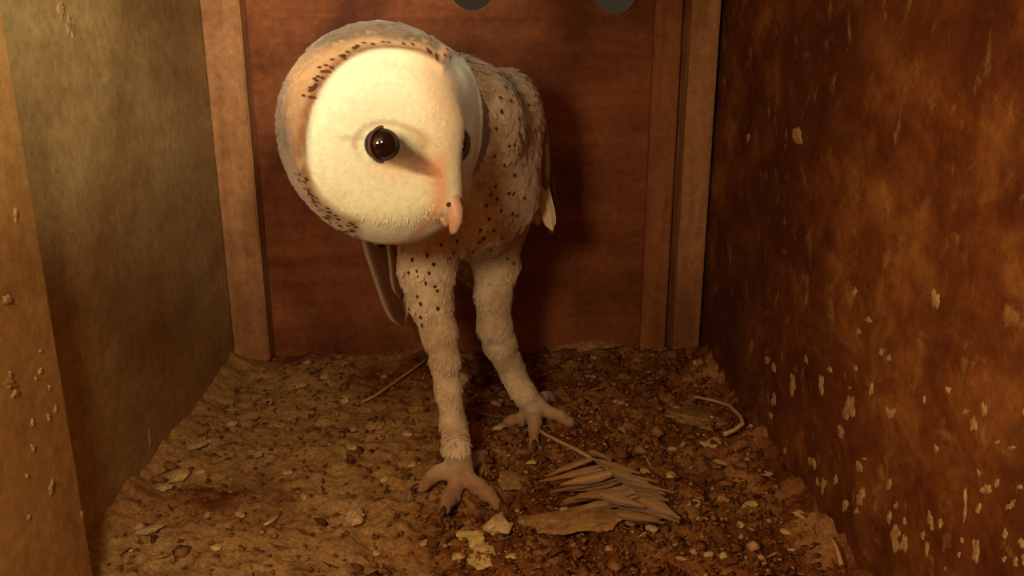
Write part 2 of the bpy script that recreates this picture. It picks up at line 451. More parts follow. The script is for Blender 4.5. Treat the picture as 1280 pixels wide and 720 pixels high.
def surface_nets(lo, hi, st, f, blk=16):
    n = np.ceil((hi-lo)/st).astype(int)+1
    n = ((n+blk-1)//blk)*blk
    D = np.full(n, 1.0, np.float32)
    bi = np.stack(np.meshgrid(*[np.arange(k//blk) for k in n], indexing='ij'), -1).reshape(-1, 3)
    cen = lo+(bi*blk+(blk-1)/2)*st
    dc = f(cen)
    R = blk*st*0.87*1.6+0.006
    o = np.stack(np.meshgrid(*[np.arange(blk)]*3, indexing='ij'), -1).reshape(-1, 3)
    act = np.abs(dc) < R
    for b, v in zip(bi[~act], dc[~act]):
        x, y, z = b*blk; D[x:x+blk, y:y+blk, z:z+blk] = v
    ab = bi[act]
    for s in range(0, len(ab), 40):
        ch = ab[s:s+40]
        pts = (lo+((ch[:, None, :]*blk+o[None])*st)).reshape(-1, 3)
        vals = f(pts).reshape(len(ch), blk, blk, blk)
        for b, v in zip(ch, vals):
            x, y, z = b*blk; D[x:x+blk, y:y+blk, z:z+blk] = v
    ins = D < 0
    cnt = np.zeros(np.array(D.shape)-1, np.int8)
    for dx in (0, 1):
        for dy in (0, 1):
            for dz in (0, 1):
                cnt += ins[dx:D.shape[0]-1+dx, dy:D.shape[1]-1+dy, dz:D.shape[2]-1+dz]
    cells = np.argwhere((cnt > 0) & (cnt < 8))
    vid = np.full(cnt.shape, -1, np.int32); vid[tuple(cells.T)] = np.arange(len(cells))
    acc = np.zeros((len(cells), 3)); num = np.zeros(len(cells))
    corners = [(i, j, k) for i in (0, 1) for j in (0, 1) for k in (0, 1)]
    for c in corners:
        for ax in range(3):
            if c[ax]: continue
            e = list(c); e[ax] = 1
            a = D[tuple((cells+c).T)]; b = D[tuple((cells+e).T)]
            m_ = (a < 0) != (b < 0)
            tt = np.where(m_, a/(np.where(m_, a-b, 1)), 0)
            p = np.array(c, float)[None].repeat(len(cells), 0); p[:, ax] += tt
            acc[m_] += p[m_]; num[m_] += 1
    V = lo+(cells+acc/num[:, None])*st
    Q = []
    for ax in range(3):
        sl0 = [slice(None)]*3; sl1 = [slice(None)]*3
        sl0[ax] = slice(0, -1); sl1[ax] = slice(1, None)
        a, b = ins[tuple(sl0)], ins[tuple(sl1)]
        E = np.argwhere(a != b)
        u, v = (ax+1) % 3, (ax+2) % 3
        ok = (E[:, u] > 0) & (E[:, v] > 0) & (E[:, u] < cnt.shape[u]) & (E[:, v] < cnt.shape[v])
        E = E[ok]
        def g(du, dv):
            I = E.copy(); I[:, u] -= du; I[:, v] -= dv; return vid[tuple(I.T)]
        qd = np.stack([g(1, 1), g(0, 1), g(0, 0), g(1, 0)], 1)
        fl = b[tuple(E.T)]
        qd[fl] = qd[fl][:, ::-1]
        Q.append(qd)
    Q = np.vstack(Q)
    return V, Q[(Q >= 0).all(1)]

lo_ = np.array([-0.14, -0.40, -0.012]); hi_ = np.array([0.12, -0.03, 0.325])
V, Q = surface_nets(lo_, hi_, 0.00135, sdf)
# feathery unevenness
eps = 0.0008
def grad(P):
    return np.stack([sdf(P+np.array(e)*eps)-sdf(P-np.array(e)*eps) for e in ((1, 0, 0), (0, 1, 0), (0, 0, 1))], 1)
G = grad(V); NRM = G/np.maximum(np.linalg.norm(G, axis=1, keepdims=True), 1e-9)
hq = to_head(V)
hd = ellip(hq.astype(np.float32), (0, 0, 0), (0.0585, 0.0565, 0.0485))
is_head = hd < 0.013
hv = heart(hq[:, 0], hq[:, 1])
face = is_head & (hv < 1.0) & (hq[:, 2] > -0.006)
n1 = fbm(V*130, 3)-0.5
V2 = V+NRM*(n1*np.where(face, 0.0006, np.where(is_head, 0.0018, 0.0030)))[:, None]

# --- plumage colours (the bird's own markings)
def owl_colour(P, nrm):
    q = to_head(P); hdv = ellip(q.astype(np.float32), (0, 0, 0), (0.0585, 0.0565, 0.0485)); ish = hdv < 0.013
    hv = heart(q[:, 0], q[:, 1])
    fb = fbm(P*90, 3)[:, None]; fb2 = fbm(P*260+3, 3)[:, None]
    cream = np.array([0.68, 0.51, 0.33]); tan = np.array([0.40, 0.24, 0.11]); grey = np.array([0.22, 0.14, 0.09])
    body = cream*(1-0.55*np.clip((fb-0.35)/0.3, 0, 1))+tan*0.55*np.clip((fb-0.35)/0.3, 0, 1)
    z = P[:, 2]
    # back and shoulders darker brown-grey with gold
    back = np.clip((nrm[:, 1]*0.6+nrm[:, 2]*0.7-0.25)/0.5, 0, 1)[:, None]*np.clip((z-0.16)/0.05, 0, 1)[:, None]
    C = body*(1-back)+(tan*(1-fb2)+grey*fb2)*back
    # dusty feet
    ft = np.clip((0.024-z)/0.016, 0, 1)[:, None]
    C = C*(1-ft)+np.array([0.36, 0.19, 0.09])*(0.7+0.6*fb2)*ft
    # head
    white = np.array([0.73, 0.70, 0.50])
    peach = np.array([0.60, 0.36, 0.18])
    dark = np.array([0.14, 0.055, 0.02])
    crown = np.array([0.24, 0.155, 0.085])*(0.45+0.9*fb)
    cg = np.clip((fb2-0.45)/0.2, 0, 1)
    crown = crown*(1-0.5*cg)+grey*0.5*cg
    ring1 = np.clip(1-np.abs(hv-1.09)/0.075, 0, 1)[:, None]
    Hc = crown*(1-ring1)+peach*ring1
    # underside/side of the ruff is paler
    low = np.clip((-q[:, 1]-0.005)/0.02, 0, 1)[:, None]
    Hc = Hc*(1-0.6*low)+np.array([0.58, 0.40, 0.24])*0.6*low
    fin = np.clip((1.02-hv)/0.05, 0, 1)[:, None]*np.clip((q[:, 2]+0.004)/0.006, 0, 1)[:, None]
    Fc = np.repeat(white[None], len(P), 0)
    # warm tint towards the middle ridge and the far half of the brow
    mid = np.exp(-(q[:, 0]/0.013)**4)[:, None]*np.clip((q[:, 1]+0.03)/0.04, 0, 1)[:, None]
    Fc = Fc*(1-0.75*mid)+np.array([0.62, 0.40, 0.22])*0.75*mid
    for s in (-1, 1):
        ex, ey = s*EX, EY
        dx, dy = (q[:, 0]-ex)*s, q[:, 1]-ey      # dx<0 is towards the beak
        # dark smear from the inner eye corner down to the beak
        ax, ay = -0.0150, -0.0130
        L = math.hypot(ax, ay); tt = np.clip((dx*ax+dy*ay)/L**2, 0.2, 1)
        dd = np.hypot(dx-ax*tt, dy-ay*tt)
        sm = np.clip(2.2*(1-dd/(0.0125-0.0092*tt)), 0, 1)[:, None]
        Fc = Fc*(1-0.96*sm)+np.array([0.055, 0.022, 0.010])*0.96*sm
        # lid line and tail behind the eye
        el = np.hypot(dx/1.15, dy)
        lid = np.clip(1-np.abs(el-0.0108)/0.0022, 0, 1)[:, None]*np.where(dy > -0.002, 1, 0.25)[:, None]
        Fc = Fc*(1-0.55*lid)+np.array([0.30, 0.14, 0.06])*0.55*lid
        tl = np.clip(1-np.hypot((dx-0.014)/0.009, (dy-0.003)/0.0018), 0, 1)[:, None]
        Fc = Fc*(1-0.6*tl)+np.array([0.34, 0.17, 0.08])*0.6*tl
        blush = np.exp(-((dx+0.002)/0.012)**2-((dy+0.013)/0.005)**2)[:, None]
        Fc = Fc*(1-0.40*blush)+np.array([0.72, 0.42, 0.25])*0.40*blush
        # pink line along the bill
        px_, py_ = dx+0.0225, dy
        ln = np.exp(-((np.abs(q[:, 0])-0.0075)/0.0032)**2)*np.clip((-q[:, 1]-0.006)/0.008, 0, 1)*np.clip((q[:, 2]-0.02)/0.01, 0, 1)
        ln = ln[:, None]
        Fc = Fc*(1-0.5*ln)+np.array([0.62, 0.27, 0.15])*0.5*ln
    Hc = Hc*(1-fin)+Fc*fin
    edge = np.exp(-((hv-1.035)/0.018)**2)*np.clip((fb2[:, 0]-0.40)/0.12, 0, 1)
    edge = (edge*np.clip((q[:, 2]+0.004)/0.006, 0, 1))[:, None]
    Hc = Hc*(1-0.75*edge)+np.array([0.24, 0.085, 0.03])*0.75*edge
    return np.where(ish[:, None], Hc, C)
EX, EY = 0.0245, -0.0055
CV = owl_colour(V, NRM)

owl = bpy.data.objects.new('barn_owl', None); COL.objects.link(owl)
owl.empty_display_size = 0.02
owl.location = ((LF.x+RF.x)/2, (LF.y+RF.y)/2, 0.0)
tag(owl, 'barn owl with heart-shaped cream face and dark eye standing on long feathered legs', 'owl')
ORG = np.array(owl.location)
def part(name, me, mat, parent=owl):
    # meshes arrive in world coordinates; children keep them through the parent inverse
    o = link(name, me, mat, parent)
    if parent is owl: o.matrix_parent_inverse = Matrix.Translation(-owl.location)
    return o
me = big_mesh('body', V2, Q, True); set_col(me, CV)
body = part('body', me, M_BODY)
body['label'] = 'cream and tan feathered body, head and legs'
bvh = BVHTree.FromPolygons([tuple(p) for p in V2.tolist()], [tuple(f) for f in Q.tolist()])

# --- soft plumage: small overlapping feather blades on the skin
def blades(sel, length, width, lift, dirf, colf, tip=0.5):
    """each blade: 5 verts, 3 tris-ish (quad+tri)"""
    P = V2[sel]; n = NRM[sel]; D = dirf(P, n)
    D = D-(D*n).sum(1, keepdims=True)*n; D /= np.maximum(np.linalg.norm(D, axis=1, keepdims=True), 1e-9)
    Sd = np.cross(n, D)
    m_ = len(P)
    L = (length*(0.7+0.6*RNG.random(m_)))[:, None]; Wd = (width*(0.7+0.6*RNG.random(m_)))[:, None]
    tw = ((RNG.random(m_)-0.5)*0.5)[:, None]
    D = D+Sd*tw
    up = n*lift
    a = P-n*0.0004
    v = np.stack([a-Sd*Wd*0.35, a+Sd*Wd*0.35, a+D*L*0.55+up*L*0.7+Sd*Wd*0.5, a+D*L*0.55+up*L*0.7-Sd*Wd*0.5,
                  a+D*L*0.92+up*L*0.85+Sd*Wd*0.22, a+D*L*0.92+up*L*0.85-Sd*Wd*0.22], 1).reshape(-1, 3)
    b = np.arange(m_)*6
    q = np.concatenate([np.stack([b, b+1, b+2, b+3], 1), np.stack([b+3, b+2, b+4, b+5], 1)])
    c = colf(P, n)*(0.86+0.28*RNG.random((m_, 1)))
    return v, q, np.repeat(c, 6, 0)
down = np.array([0.05, 0.15, -1.0])
parts = []
ids = np.arange(len(V2))
torso_leg = ids[(~is_head) & (V2[:, 2] > 0.028)]
leg_low = torso_leg[V2[torso_leg, 2] < 0.12]; tor = torso_leg[V2[torso_leg, 2] >= 0.12]
def colV(sel): return lambda P, n: CV[sel]
s = RNG.choice(tor, 5200, replace=False); parts.append(blades(s, 0.0075, 0.0046, 0.10, lambda P, n: np.repeat(down[None], len(P), 0), colV(s)))
s = RNG.choice(leg_low, 3600, replace=False); parts.append(blades(s, 0.0042, 0.0016, 0.22, lambda P, n: np.repeat(down[None], len(P), 0), colV(s)))
crown_ids = ids[is_head & ((hv > 1.06) | (hq[:, 2] < -0.004))]
def crown_dir(P, n): return -np.repeat(np.array(HF)[None], len(P), 0)+0.25*np.array(HU)
s = RNG.choice(crown_ids, 3600, replace=False); parts.append(blades(s, 0.0050, 0.0030, 0.08, crown_dir, colV(s)))
def eye_dir(P, n):
    q_ = to_head(P); sg = np.where(q_[:, 0] > 0, 1, -1)
    dx, dy = q_[:, 0]-sg*EX, q_[:, 1]-EY
    return dx[:, None]*np.array(HR)+dy[:, None]*np.array(HU)
face_ids = ids[face & (hv < 0.91) & (np.abs(hq[:, 0]) > 0.008) & (np.hypot(np.abs(hq[:, 0])-EX, hq[:, 1]-EY) > 0.0125)]
s = RNG.choice(face_ids, min(2200, len(face_ids)), replace=False); parts.append(blades(s, 0.0046, 0.0009, 0.03, eye_dir, colV(s)))
# ruff fringe standing along the disc edge
rim_ids = ids[is_head & (np.abs(hv-1.03) < 0.035) & (hq[:, 2] > -0.004)]
rb_ids = rim_ids[hv[rim_ids] > 1.035]; s = RNG.choice(rb_ids, min(600, len(rb_ids)), replace=False)
def rim_dir(P, n):
    q_ = to_head(P); return q_[:, 0:1]*np.array(HR)+(q_[:, 1:2]+0.004)*np.array(HU)
parts.append(blades(s, 0.0022, 0.0012, 0.04, rim_dir, colV(s)))
PV, PQ, PC, off = [], [], [], 0
for v, q, c in parts:
    PV.append(v); PQ.append(q+off); PC.append(c); off += len(v)
me = big_mesh('plumage', np.vstack(PV), np.vstack(PQ), True); set_col(me, np.vstack(PC))
tag(part('plumage', me, M_BODY), kind='stuff')

# --- dark drop-shaped specks at feather tips
M_SPECK = plain('dark_speck', (0.085, 0.032, 0.014), 0.85, 0.1, 0.3)
SP = [(523, 346), (532, 353), (504, 360), (543, 357), (545, 363), (523, 370), (527, 379), (513, 385), (546, 385), (527, 395), (529, 405), (534, 319), (522, 338),
      (541, 330), (560, 322), (516, 325), (550, 305), (565, 315), (570, 300), (512, 340), (536, 341),
      (630, 111), (624, 124), (646, 149), (667, 163), (646, 167), (640, 181), (634, 181), (647, 192), (616, 194), (640, 218), (612, 241), (618, 231),
      (620, 247), (638, 266), (644, 268), (616, 286), (632, 321), (640, 328), (653, 247), (655, 164), (658, 132), (618, 160), (607, 255), (599, 301), (625, 140),
      (636, 128), (628, 205), (610, 272), (626, 296), (640, 300), (600, 285), (650, 205), (634, 240), (625, 262), (612, 310), (590, 312), (645, 118), (640, 240), (604, 296)]
SV, SQ = [], []
for a, b in SP:
    r = ray(a, b); hit, nrm, fi, dist = bvh.ray_cast(CAM, r.normalized())
    if hit is None or dist > 0.8: continue
    dn = Vector((0.02, 0.1, -1)); dn = (dn-nrm*dn.dot(nrm)).normalized(); sd = nrm.cross(dn)
    ln_, wd_ = random.uniform(.0010, .0017), random.uniform(.0007, .0012)
    c = hit+nrm*0.0016; k0 = len(SV)
    for k in range(8):
        th = 2*math.pi*k/8
        SV.append(c+dn*(ln_*math.cos(th)*(1.25 if abs(th) < .1 else 1))+sd*(wd_*math.sin(th)))
    SV.append(c+nrm*0.0006)
    for k in range(8): SQ.append((k0+k, k0+(k+1) % 8, k0+8))
# specks of the ruff edge, along the heart outline
for k in range(260):
    i = int(RNG.choice(rim_ids)); p = Vector(V2[i].tolist()); nrm = Vector(NRM[i].tolist())
    if hq[i, 1] > 0.015 or hq[i, 1] < -0.02:
        pd = Vector(rim_dir(V2[i:i+1], None)[0].tolist()); pd = (pd-nrm*pd.dot(nrm)).normalized(); sd = nrm.cross(pd)
        c = p+nrm*0.0011+pd*0.001; k0 = len(SV)
        SV += [c-pd*.0016, c+sd*.0006, c+pd*.0018, c-sd*.0006]; SQ += [(k0, k0+1, k0+2), (k0, k0+2, k0+3)]
tag(part('dark_specks', mesh('dark_specks', SV, SQ), M_SPECK), kind='stuff')

# --- eyes
M_EYE, nt_, b_ = nodes('eye_dark'); b_.inputs['Base Color'].default_value = (0.012, 0.004, 0.003, 1)
b_.inputs['Roughness'].default_value = 0.08; b_.inputs['Specular IOR Level'].default_value = 0.6
M_LID = plain('eyelid', (0.10, 0.04, 0.022), 0.6, 0.3, 0.2)
def uv_sphere(name, c, r, seg=28, rings=18):
    bm = bmesh.new(); bmesh.ops.create_uvsphere(bm, u_segments=seg, v_segments=rings, radius=r, matrix=Matrix.Translation(c))
    me = bpy.data.meshes.new(name); bm.to_mesh(me); bm.free()
    me.polygons.foreach_set('use_smooth', [True]*len(me.polygons)); return me
def torus(name, c, n, u, R, r, a0=0, a1=2*math.pi, K=36, J=8, sq=1.0):
    v = n.cross(u).normalized(); V_, F_ = [], []
    for i in range(K+1):
        t_ = a0+(a1-a0)*i/K; dr = u*math.cos(t_)+v*math.sin(t_)*sq
        rr = r*(0.35+0.65*math.sin(math.pi*i/K)) if a1-a0 < 6.2 else r
        for j in range(J):
            s_ = 2*math.pi*j/J; V_.append(c+dr*(R+rr*math.cos(s_))+n*(rr*math.sin(s_)))
    for i in range(K):
        for j in range(J):
            F_.append((i*J+j, (i+1)*J+j, (i+1)*J+(j+1) % J, i*J+(j+1) % J))
    return mesh(name, V_, F_, True)
for s in (-1, 1):
    # where the skin lies in front of the eye, seen along the saucer normal
    n = (HR*(s*0.62)+HF*0.78).normalized()
    hit, nr_, fi, ds = bvh.ray_cast(H(s*EX, EY, 0.10), -HF)
    n = (nr_*0.5+HR*(s*0.62)+HF*0.75).normalized()
    c = hit-n*0.0056
    em = uv_sphere('eye', c, 0.0096)
    for v in em.vertices:
        d_ = v.co-c; v.co = v.co+HR*(d_.dot(HR)*0.16)
    e = part('eye', em, M_EYE)
    e['label'] = 'glossy dark brown eye'
    part('eyelid', torus('eyelid', hit+n*0.0001, n, HR, 0.0081, 0.0008), M_LID)

# --- beak: hooked, mostly sunk in the face feathers
M_BEAK = plain('beak_horn', (0.60, 0.34, 0.22), 0.45, 0.4, 0.12, 150, 0.15)
def loft(name, pts, rad, side, K=14, closed=True):
    """tube through pts with (width, depth) radii; side = width direction"""
    V_, F_ = [], []
    for i, (p, (a, b)) in enumerate(zip(pts, rad)):
        d = (pts[min(i+1, len(pts)-1)]-pts[max(i-1, 0)]).normalized()
        s_ = (side-d*side.dot(d)).normalized(); n_ = d.cross(s_)
        for k in range(K):
            t_ = 2*math.pi*k/K; V_.append(p+s_*(a*math.cos(t_))+n_*(b*math.sin(t_)))
    for i in range(len(pts)-1):
        for k in range(K): F_.append((i*K+k, i*K+(k+1) % K, (i+1)*K+(k+1) % K, (i+1)*K+k))
    F_.append(tuple(range(K-1, -1, -1))); F_.append(tuple((len(pts)-1)*K+k for k in range(K)))
    return mesh(name, V_, F_, True)
bp = [H(0, -0.022, 0.0430), H(0, -0.028, 0.0470), H(0, -0.033, 0.0500), H(0, -0.038, 0.0525), H(0, -0.043, 0.0530), H(0, -0.0475, 0.0515), H(0, -0.050, 0.0495)]
br = [(.0030, .004), (.0038, .0046), (.0042, .0050), (.0040, .0048), (.0032, .0040), (.0020, .0026), (.0005, .0006)]
bk = part('beak', loft('beak', bp, br, HR), M_BEAK); bk['label'] = 'pinkish hooked beak half hidden in face feathers'
lower = part('lower_beak', loft('lower_beak', [H(0, -0.038, 0.042), H(0, -0.043, 0.0460), H(0, -0.0465, 0.0460)], [(.0034, .003), (.003, .0025), (.0008, .0008)], HR), M_BEAK)
for s in (-1, 1):
    part('nostril', uv_sphere('nostril', H(s*0.0040, -0.0345, 0.0525), 0.0013, 10, 8), M_SPECK)

# --- feathers
def feather_mesh(name, base, tip, side, width, camber, col_a, col_b, bars=0, shaft=True, seg=12, epow=1.5, droop=Vector((0, 0, 0)), point=False):
    """thin curved vane with thickness; colour attribute runs across the vane"""
    V_, F_, C_ = [], [], []
    ax = tip-base; L = ax.length; d = ax.normalized(); s_ = (side-d*side.dot(d)).normalized(); n_ = d.cross(s_)
    cols = 6
    for layer, hgt in ((0, 0.0005), (1, -0.0005)):
        for i in range(seg+1):
            t_ = i/seg
            wv = width*(min(1, 0.28+2.6*t_))*(max(0.0, 1-max(0, (t_-0.72)/0.28)**2.2))**0.5
            if point: wv = width*min(1, 0.5+2*t_)*min(1, (1-t_)*1.9)
            wv = max(wv, 0.0004)
            for j in range(cols+1):
                u_ = j/cols*2-1
                p = base+ax*t_+droop*(t_*t_)+s_*(wv*u_)+n_*(camber*(1-u_*u_)*min(1, 3*t_)+hgt)
                V_.append(p)
                bar = 0.55 if bars and (math.sin(t_*math.pi*2*bars) > 0.55) else 1.0
                m_ = abs(u_)**epow if shaft else (u_+1)/2
                cc = [(a*(1-m_)+b*m_)*bar for a, b in zip(col_a, col_b)]
                if shaft and j == cols//2: cc = [min(1, x*1.25) for x in cc]
                C_.append(cc)
    n0 = (seg+1)*(cols+1)
    for i in range(seg):
        for j in range(cols):
            a = i*(cols+1)+j
            F_.append((a, a+1, a+cols+2, a+cols+1)); F_.append((n0+a, n0+a+cols+1, n0+a+cols+2, n0+a+1))
    rim = [i*(cols+1) for i in range(seg+1)]+[seg*(cols+1)+j for j in range(1, cols+1)]+[i*(cols+1)+cols for i in range(seg-1, -1, -1)]+[j for j in range(cols-1, 0, -1)]
    for a, b in zip(rim, rim[1:]+rim[:1]): F_.append((b, a, a+n0, b+n0))
    me = mesh(name, V_, F_, True); set_col(me, np.array(C_)); return me
BR, BRD, PALE, GOLD = (0.17, 0.075, 0.03), (0.09, 0.03, 0.012), (0.60, 0.43, 0.26), (0.36, 0.21, 0.09)
# near-side folded wing (seen on its leading edge)
wing_path = [W(606, 112, 0.570), W(638, 104, 0.572), W(660, 128, 0.576), W(673, 165, 0.580), W(678, 205, 0.584), W(681, 240, 0.590)]
wing_rad = [(.004, .012), (.0065, .022), (.0075, .028), (.0070, .028), (.0060, .024), (.0035, .016)]
me = loft('wing', wing_path, wing_rad, RGT, 18)
nv = len(me.vertices); co = np.zeros(nv*3, np.float32); me.vertices.foreach_get('co', co); co = co.reshape(-1, 3)
nz_ = fbm(co*170, 3)[:, None]; set_col(me, np.array(GOLD)*(1-nz_)*1.1+np.array(BR)*nz_*0.9)
wing = part('wing', me, M_BODY); wing['label'] = 'brown folded wing'
FE = [((672, 150, .590), (688, 292, .606), .0085, BR, BRD), ((668, 160, .598), (684, 283, .618), .009, BR, BRD), ((664, 170, .606), (678, 272, .628), .010, BR, GOLD),
      ((676, 140, .585), (692, 262, .596), .0065, BR, BRD)]
for a, b, wd, ca, cb in FE:
    o = link('flight_feather', feather_mesh('flight_feather', W(*a), W(*b), (RGT*0.35+FWD), wd, 0.002, ca, cb, 4), M_BODY, wing)
PF = [((662, 190, .572), (672, 282, .580), .0065, PALE, (0.48, 0.32, 0.18)), ((667, 195, .570), (690, 288, .578), .0052, PALE, (0.70, 0.55, 0.36)),
      ((658, 200, .578), (663, 280, .584), .0060, (0.5, 0.34, 0.2), PALE)]
for a, b, wd, ca, cb in PF:
    link('under_feather', feather_mesh('under_feather', W(*a), W(*b), RGT+FWD*0.3, wd, 0.002, ca, cb, 0), M_BODY, wing)
# far wing tips hanging behind the leg
wing2_path = [W(505, 170, 0.575), W(487, 205, 0.585), W(478, 240, 0.590), W(474, 275, 0.595), W(474, 300, 0.600)]
me = loft('wing', wing2_path, [(.005, .014), (.008, .024), (.008, .026), (.007, .022), (.004, .014)], RGT, 18)
nv = len(me.vertices); co = np.zeros(nv*3, np.float32); me.vertices.foreach_get('co', co); co = co.reshape(-1, 3)
nz_ = fbm(co*170, 3)[:, None]; set_col(me, np.array(GOLD)*(1-nz_)+np.array(BR)*nz_)
wing2 = part('wing', me, M_BODY)
for a, b, wd, dr in (((472, 262, .600), (503, 408, .622), .0090, (-.010, 0, 0)), ((480, 262, .608), (506, 396, .630), .0100, (-.006, 0, 0)), ((490, 262, .596), (500, 372, .612), .0060, (0, 0, 0))):
    dv = Vector(dr)
    link('flight_feather', feather_mesh('flight_feather', W(*a)+dv, W(*b), RGT+FWD*0.4, wd, 0.0025, BRD, PALE if wd < .0095 else BR, 0, epow=6), M_BODY, wing2)
# tail
for k, (a, b) in enumerate((((585, 270), (580, 352)), ((592, 272), (592, 362)), ((600, 272), (603, 350)))):
    part('tail_feather', feather_mesh('tail_feather', W(a[0], a[1], .625), W(b[0], b[1], .680), RGT, .0085, 0.002, GOLD, PALE, 4), M_BODY)

# --- claws
M_CLAW = plain('claw_horn', (0.07, 0.035, 0.022), 0.4, 0.4, 0.2)
for T in TOES:
    d = (T[4]-T[3]); d.z = 0; d.normalize()
    b0 = T[4]-d*0.001
    P_ = [b0, b0+d*.004+Vector((0, 0, .0010)), b0+d*.0075-Vector((0, 0, .0008)), b0+d*.0098-Vector((0, 0, .0042))]
    part('claw', loft('claw', P_, [(.0024, .0024), (.0020, .0021), (.0013, .0014), (.0003, .0003)], d.cross(Vector((0, 0, 1))), 10), M_CLAW)

# ------------------------------------------------------------------ litter on the floor
def litter_stuff(n, seed):
    rg = np.random.default_rng(seed)
    x = rg.uniform(-0.2, 0.2, n); y = rg.uniform(-0.52, -0.006, n)
    # drier left-hand side keeps fewer loose pieces
    keep = rg.random(n) < np.where(x < -0.02, 0.16, 1.0)
    x, y = x[keep], y[keep]; n = len(x)
    z = ground(x, y)
    kind = rg.random(n)
    Ln = np.where(kind < 0.88, np.where(rg.random(n) < .975, rg.uniform(.0008, .0026, n), rg.uniform(.003, .0065, n)), rg.uniform(.003, .009, n))
    Wd = np.where(kind < 0.88, Ln*rg.uniform(.55, .95, n), rg.uniform(.0004, .0011, n))
    Hh_ = np.where(kind < 0.88, Ln*rg.uniform(.35, .75, n), Wd*0.6)
    an = rg.uniform(0, 2*np.pi, n); tl = rg.normal(0, 0.28, n)
    base = np.array([[1, 0, 0], [.3, .9, .1], [-.8, .6, -.1], [-.9, -.5, .1], [.2, -1, 0], [.1, .05, 1], [-.2, -.1, -.8]])
    J = 1+rg.normal(0, .25, (n, 7, 3))
    B = base[None]*J*np.stack([Ln, Wd, Hh_], 1)[:, None, :]
    ct, st_ = np.cos(tl)[:, None], np.sin(tl)[:, None]
    bx, bz = B[:, :, 0]*ct-B[:, :, 2]*st_, B[:, :, 0]*st_+B[:, :, 2]*ct
    c, s_ = np.cos(an)[:, None], np.sin(an)[:, None]
    Vx = bx*c-B[:, :, 1]*s_+x[:, None]; Vy = bx*s_+B[:, :, 1]*c+y[:, None]
    Vz = bz+z[:, None]+(Hh_*0.5)[:, None]+0.001
    Vx = np.clip(Vx, -HX+.001, HX-.001); Vy = np.minimum(Vy, -.001)
    Vv = np.stack([Vx, Vy, Vz], 2).reshape(-1, 3)
    fb_ = np.array([[0, 1, 5], [1, 2, 5], [2, 3, 5], [3, 4, 5], [4, 0, 5], [1, 0, 6], [2, 1, 6], [3, 2, 6], [4, 3, 6], [0, 4, 6]])
    Fc = (np.arange(n)[:, None, None]*7+fb_[None]).reshape(-1, 3)
    pal = np.array([[.12, .035, .009], [.17, .058, .016], [.23, .088, .026], [.29, .128, .042], [.40, .22, .09], [.55, .36, .19]])
    ci = rg.choice(6, n, p=[.22, .29, .25, .15, .065, .025])
    C_ = pal[ci]*rg.uniform(.75, 1.25, (n, 1))
    me = big_mesh('nest_litter', Vv, Fc, True); set_col(me, np.repeat(C_, 7, 0)); return me
o = link('nest_litter', litter_stuff(17000, 3), M_LITTER)
tag(o, 'brown crumbled pellet litter strewn over the nest box floor', 'litter', kind='stuff')

# countable pieces lying on the litter
def chunk_mesh(name, lx, ly, lz, seed, sub=3, rough=0.45):
    rnd = np.random.default_rng(seed)
    bm = bmesh.new(); bmesh.ops.create_icosphere(bm, subdivisions=sub, radius=1)
    co_ = np.array([v.co[:] for v in bm.verts]); nn = fbm(co_*1.6+seed*3.7, 3)
    for v, k in zip(bm.verts, nn):
        s_ = 1+(k-0.5)*2*rough*1.6
        v.co = Vector((v.co.x*lx*s_, v.co.y*ly*s_, v.co.z*lz*(1+(k-.5)*rough)))
    me = bpy.data.meshes.new(name); bm.to_mesh(me); bm.free(); return me
M_PALE = plain('pale_chip', (0.56, 0.38, 0.19), 0.8, 0.2, 0.3, 300, 0.5)
M_YEL = plain('yellow_chip', (0.60, 0.42, 0.16), 0.8, 0.2, 0.35, 260, 0.5)
M_TAN = plain('tan_clod', (0.33, 0.18, 0.07), 0.9, 0.15, 0.45, 240, 0.8)
M_STRAW = plain('straw', (0.50, 0.29, 0.13), 0.7, 0.25, 0.25, 300, 0.3)
def put_chunk(name, px, py, wpx, hpx, mat, label, cat, group, seed, flat=0.35, rot=0.0):
    p = on_z(px, py, 0.004)
    p.z = 0; h = gz(p.x, p.y); zc = zc_of(Vector((p.x, p.y, h)))
    p = on_z(px, py, h+0.002)
    lx = wpx/2*zc/F_PX; lv = hpx/2*zc/F_PX
    ly = min(lv/0.55, lx*1.4); lz = max(min(lx, lv)*flat, 0.0012)
    o = link(name, chunk_mesh(name, lx, ly, lz, seed), mat)
    o.location = (p.x, p.y, gz(p.x, p.y)+lz*0.45+0.0008); o.rotation_euler = (random.uniform(-.15, .15), random.uniform(-.15, .15), rot)
    return tag(o, label, cat, group)
put_chunk('pale_chip', 224, 598, 24, 28, M_YEL, 'oval yellowish chip by the foot of the left wall, largest of its cluster', 'chip', 'pale chips on the litter', 11, .3)
put_chunk('pale_chip', 206, 606, 14, 18, M_PALE, 'small pale chip touching the oval yellowish chip', 'chip', 'pale chips on the litter', 12)
put_chunk('pale_chip', 243, 553, 24, 14, M_PALE, 'flat pale chip by left wall with a tiny chip beside it', 'chip', 'pale chips on the litter', 13)
put_chunk('pale_chip', 261, 550, 9, 11, M_PALE, 'tiny chip beside the flat pale chip by left wall', 'chip', 'pale chips on the litter', 14)
put_chunk('pale_chip', 371, 481, 20, 13, M_YEL, 'faint yellowish chip lying in front of the left corner batten', 'chip', 'pale chips on the litter', 15)
put_chunk('pale_chip', 188, 660, 28, 13, M_PALE, 'broad pale chip at the litter edge below the large side board', 'chip', 'pale chips on the litter', 16)
put_chunk('pale_chip', 445, 648, 24, 32, M_PALE, 'upright rounded pale lump alone on smooth litter', 'lump', 'pale lumps on the litter', 17, .8)
put_chunk('pale_chip', 509, 623, 18, 16, M_TAN, 'small tan lump between the rounded pale lump and the front foot', 'lump', 'pale lumps on the litter', 18, .7)
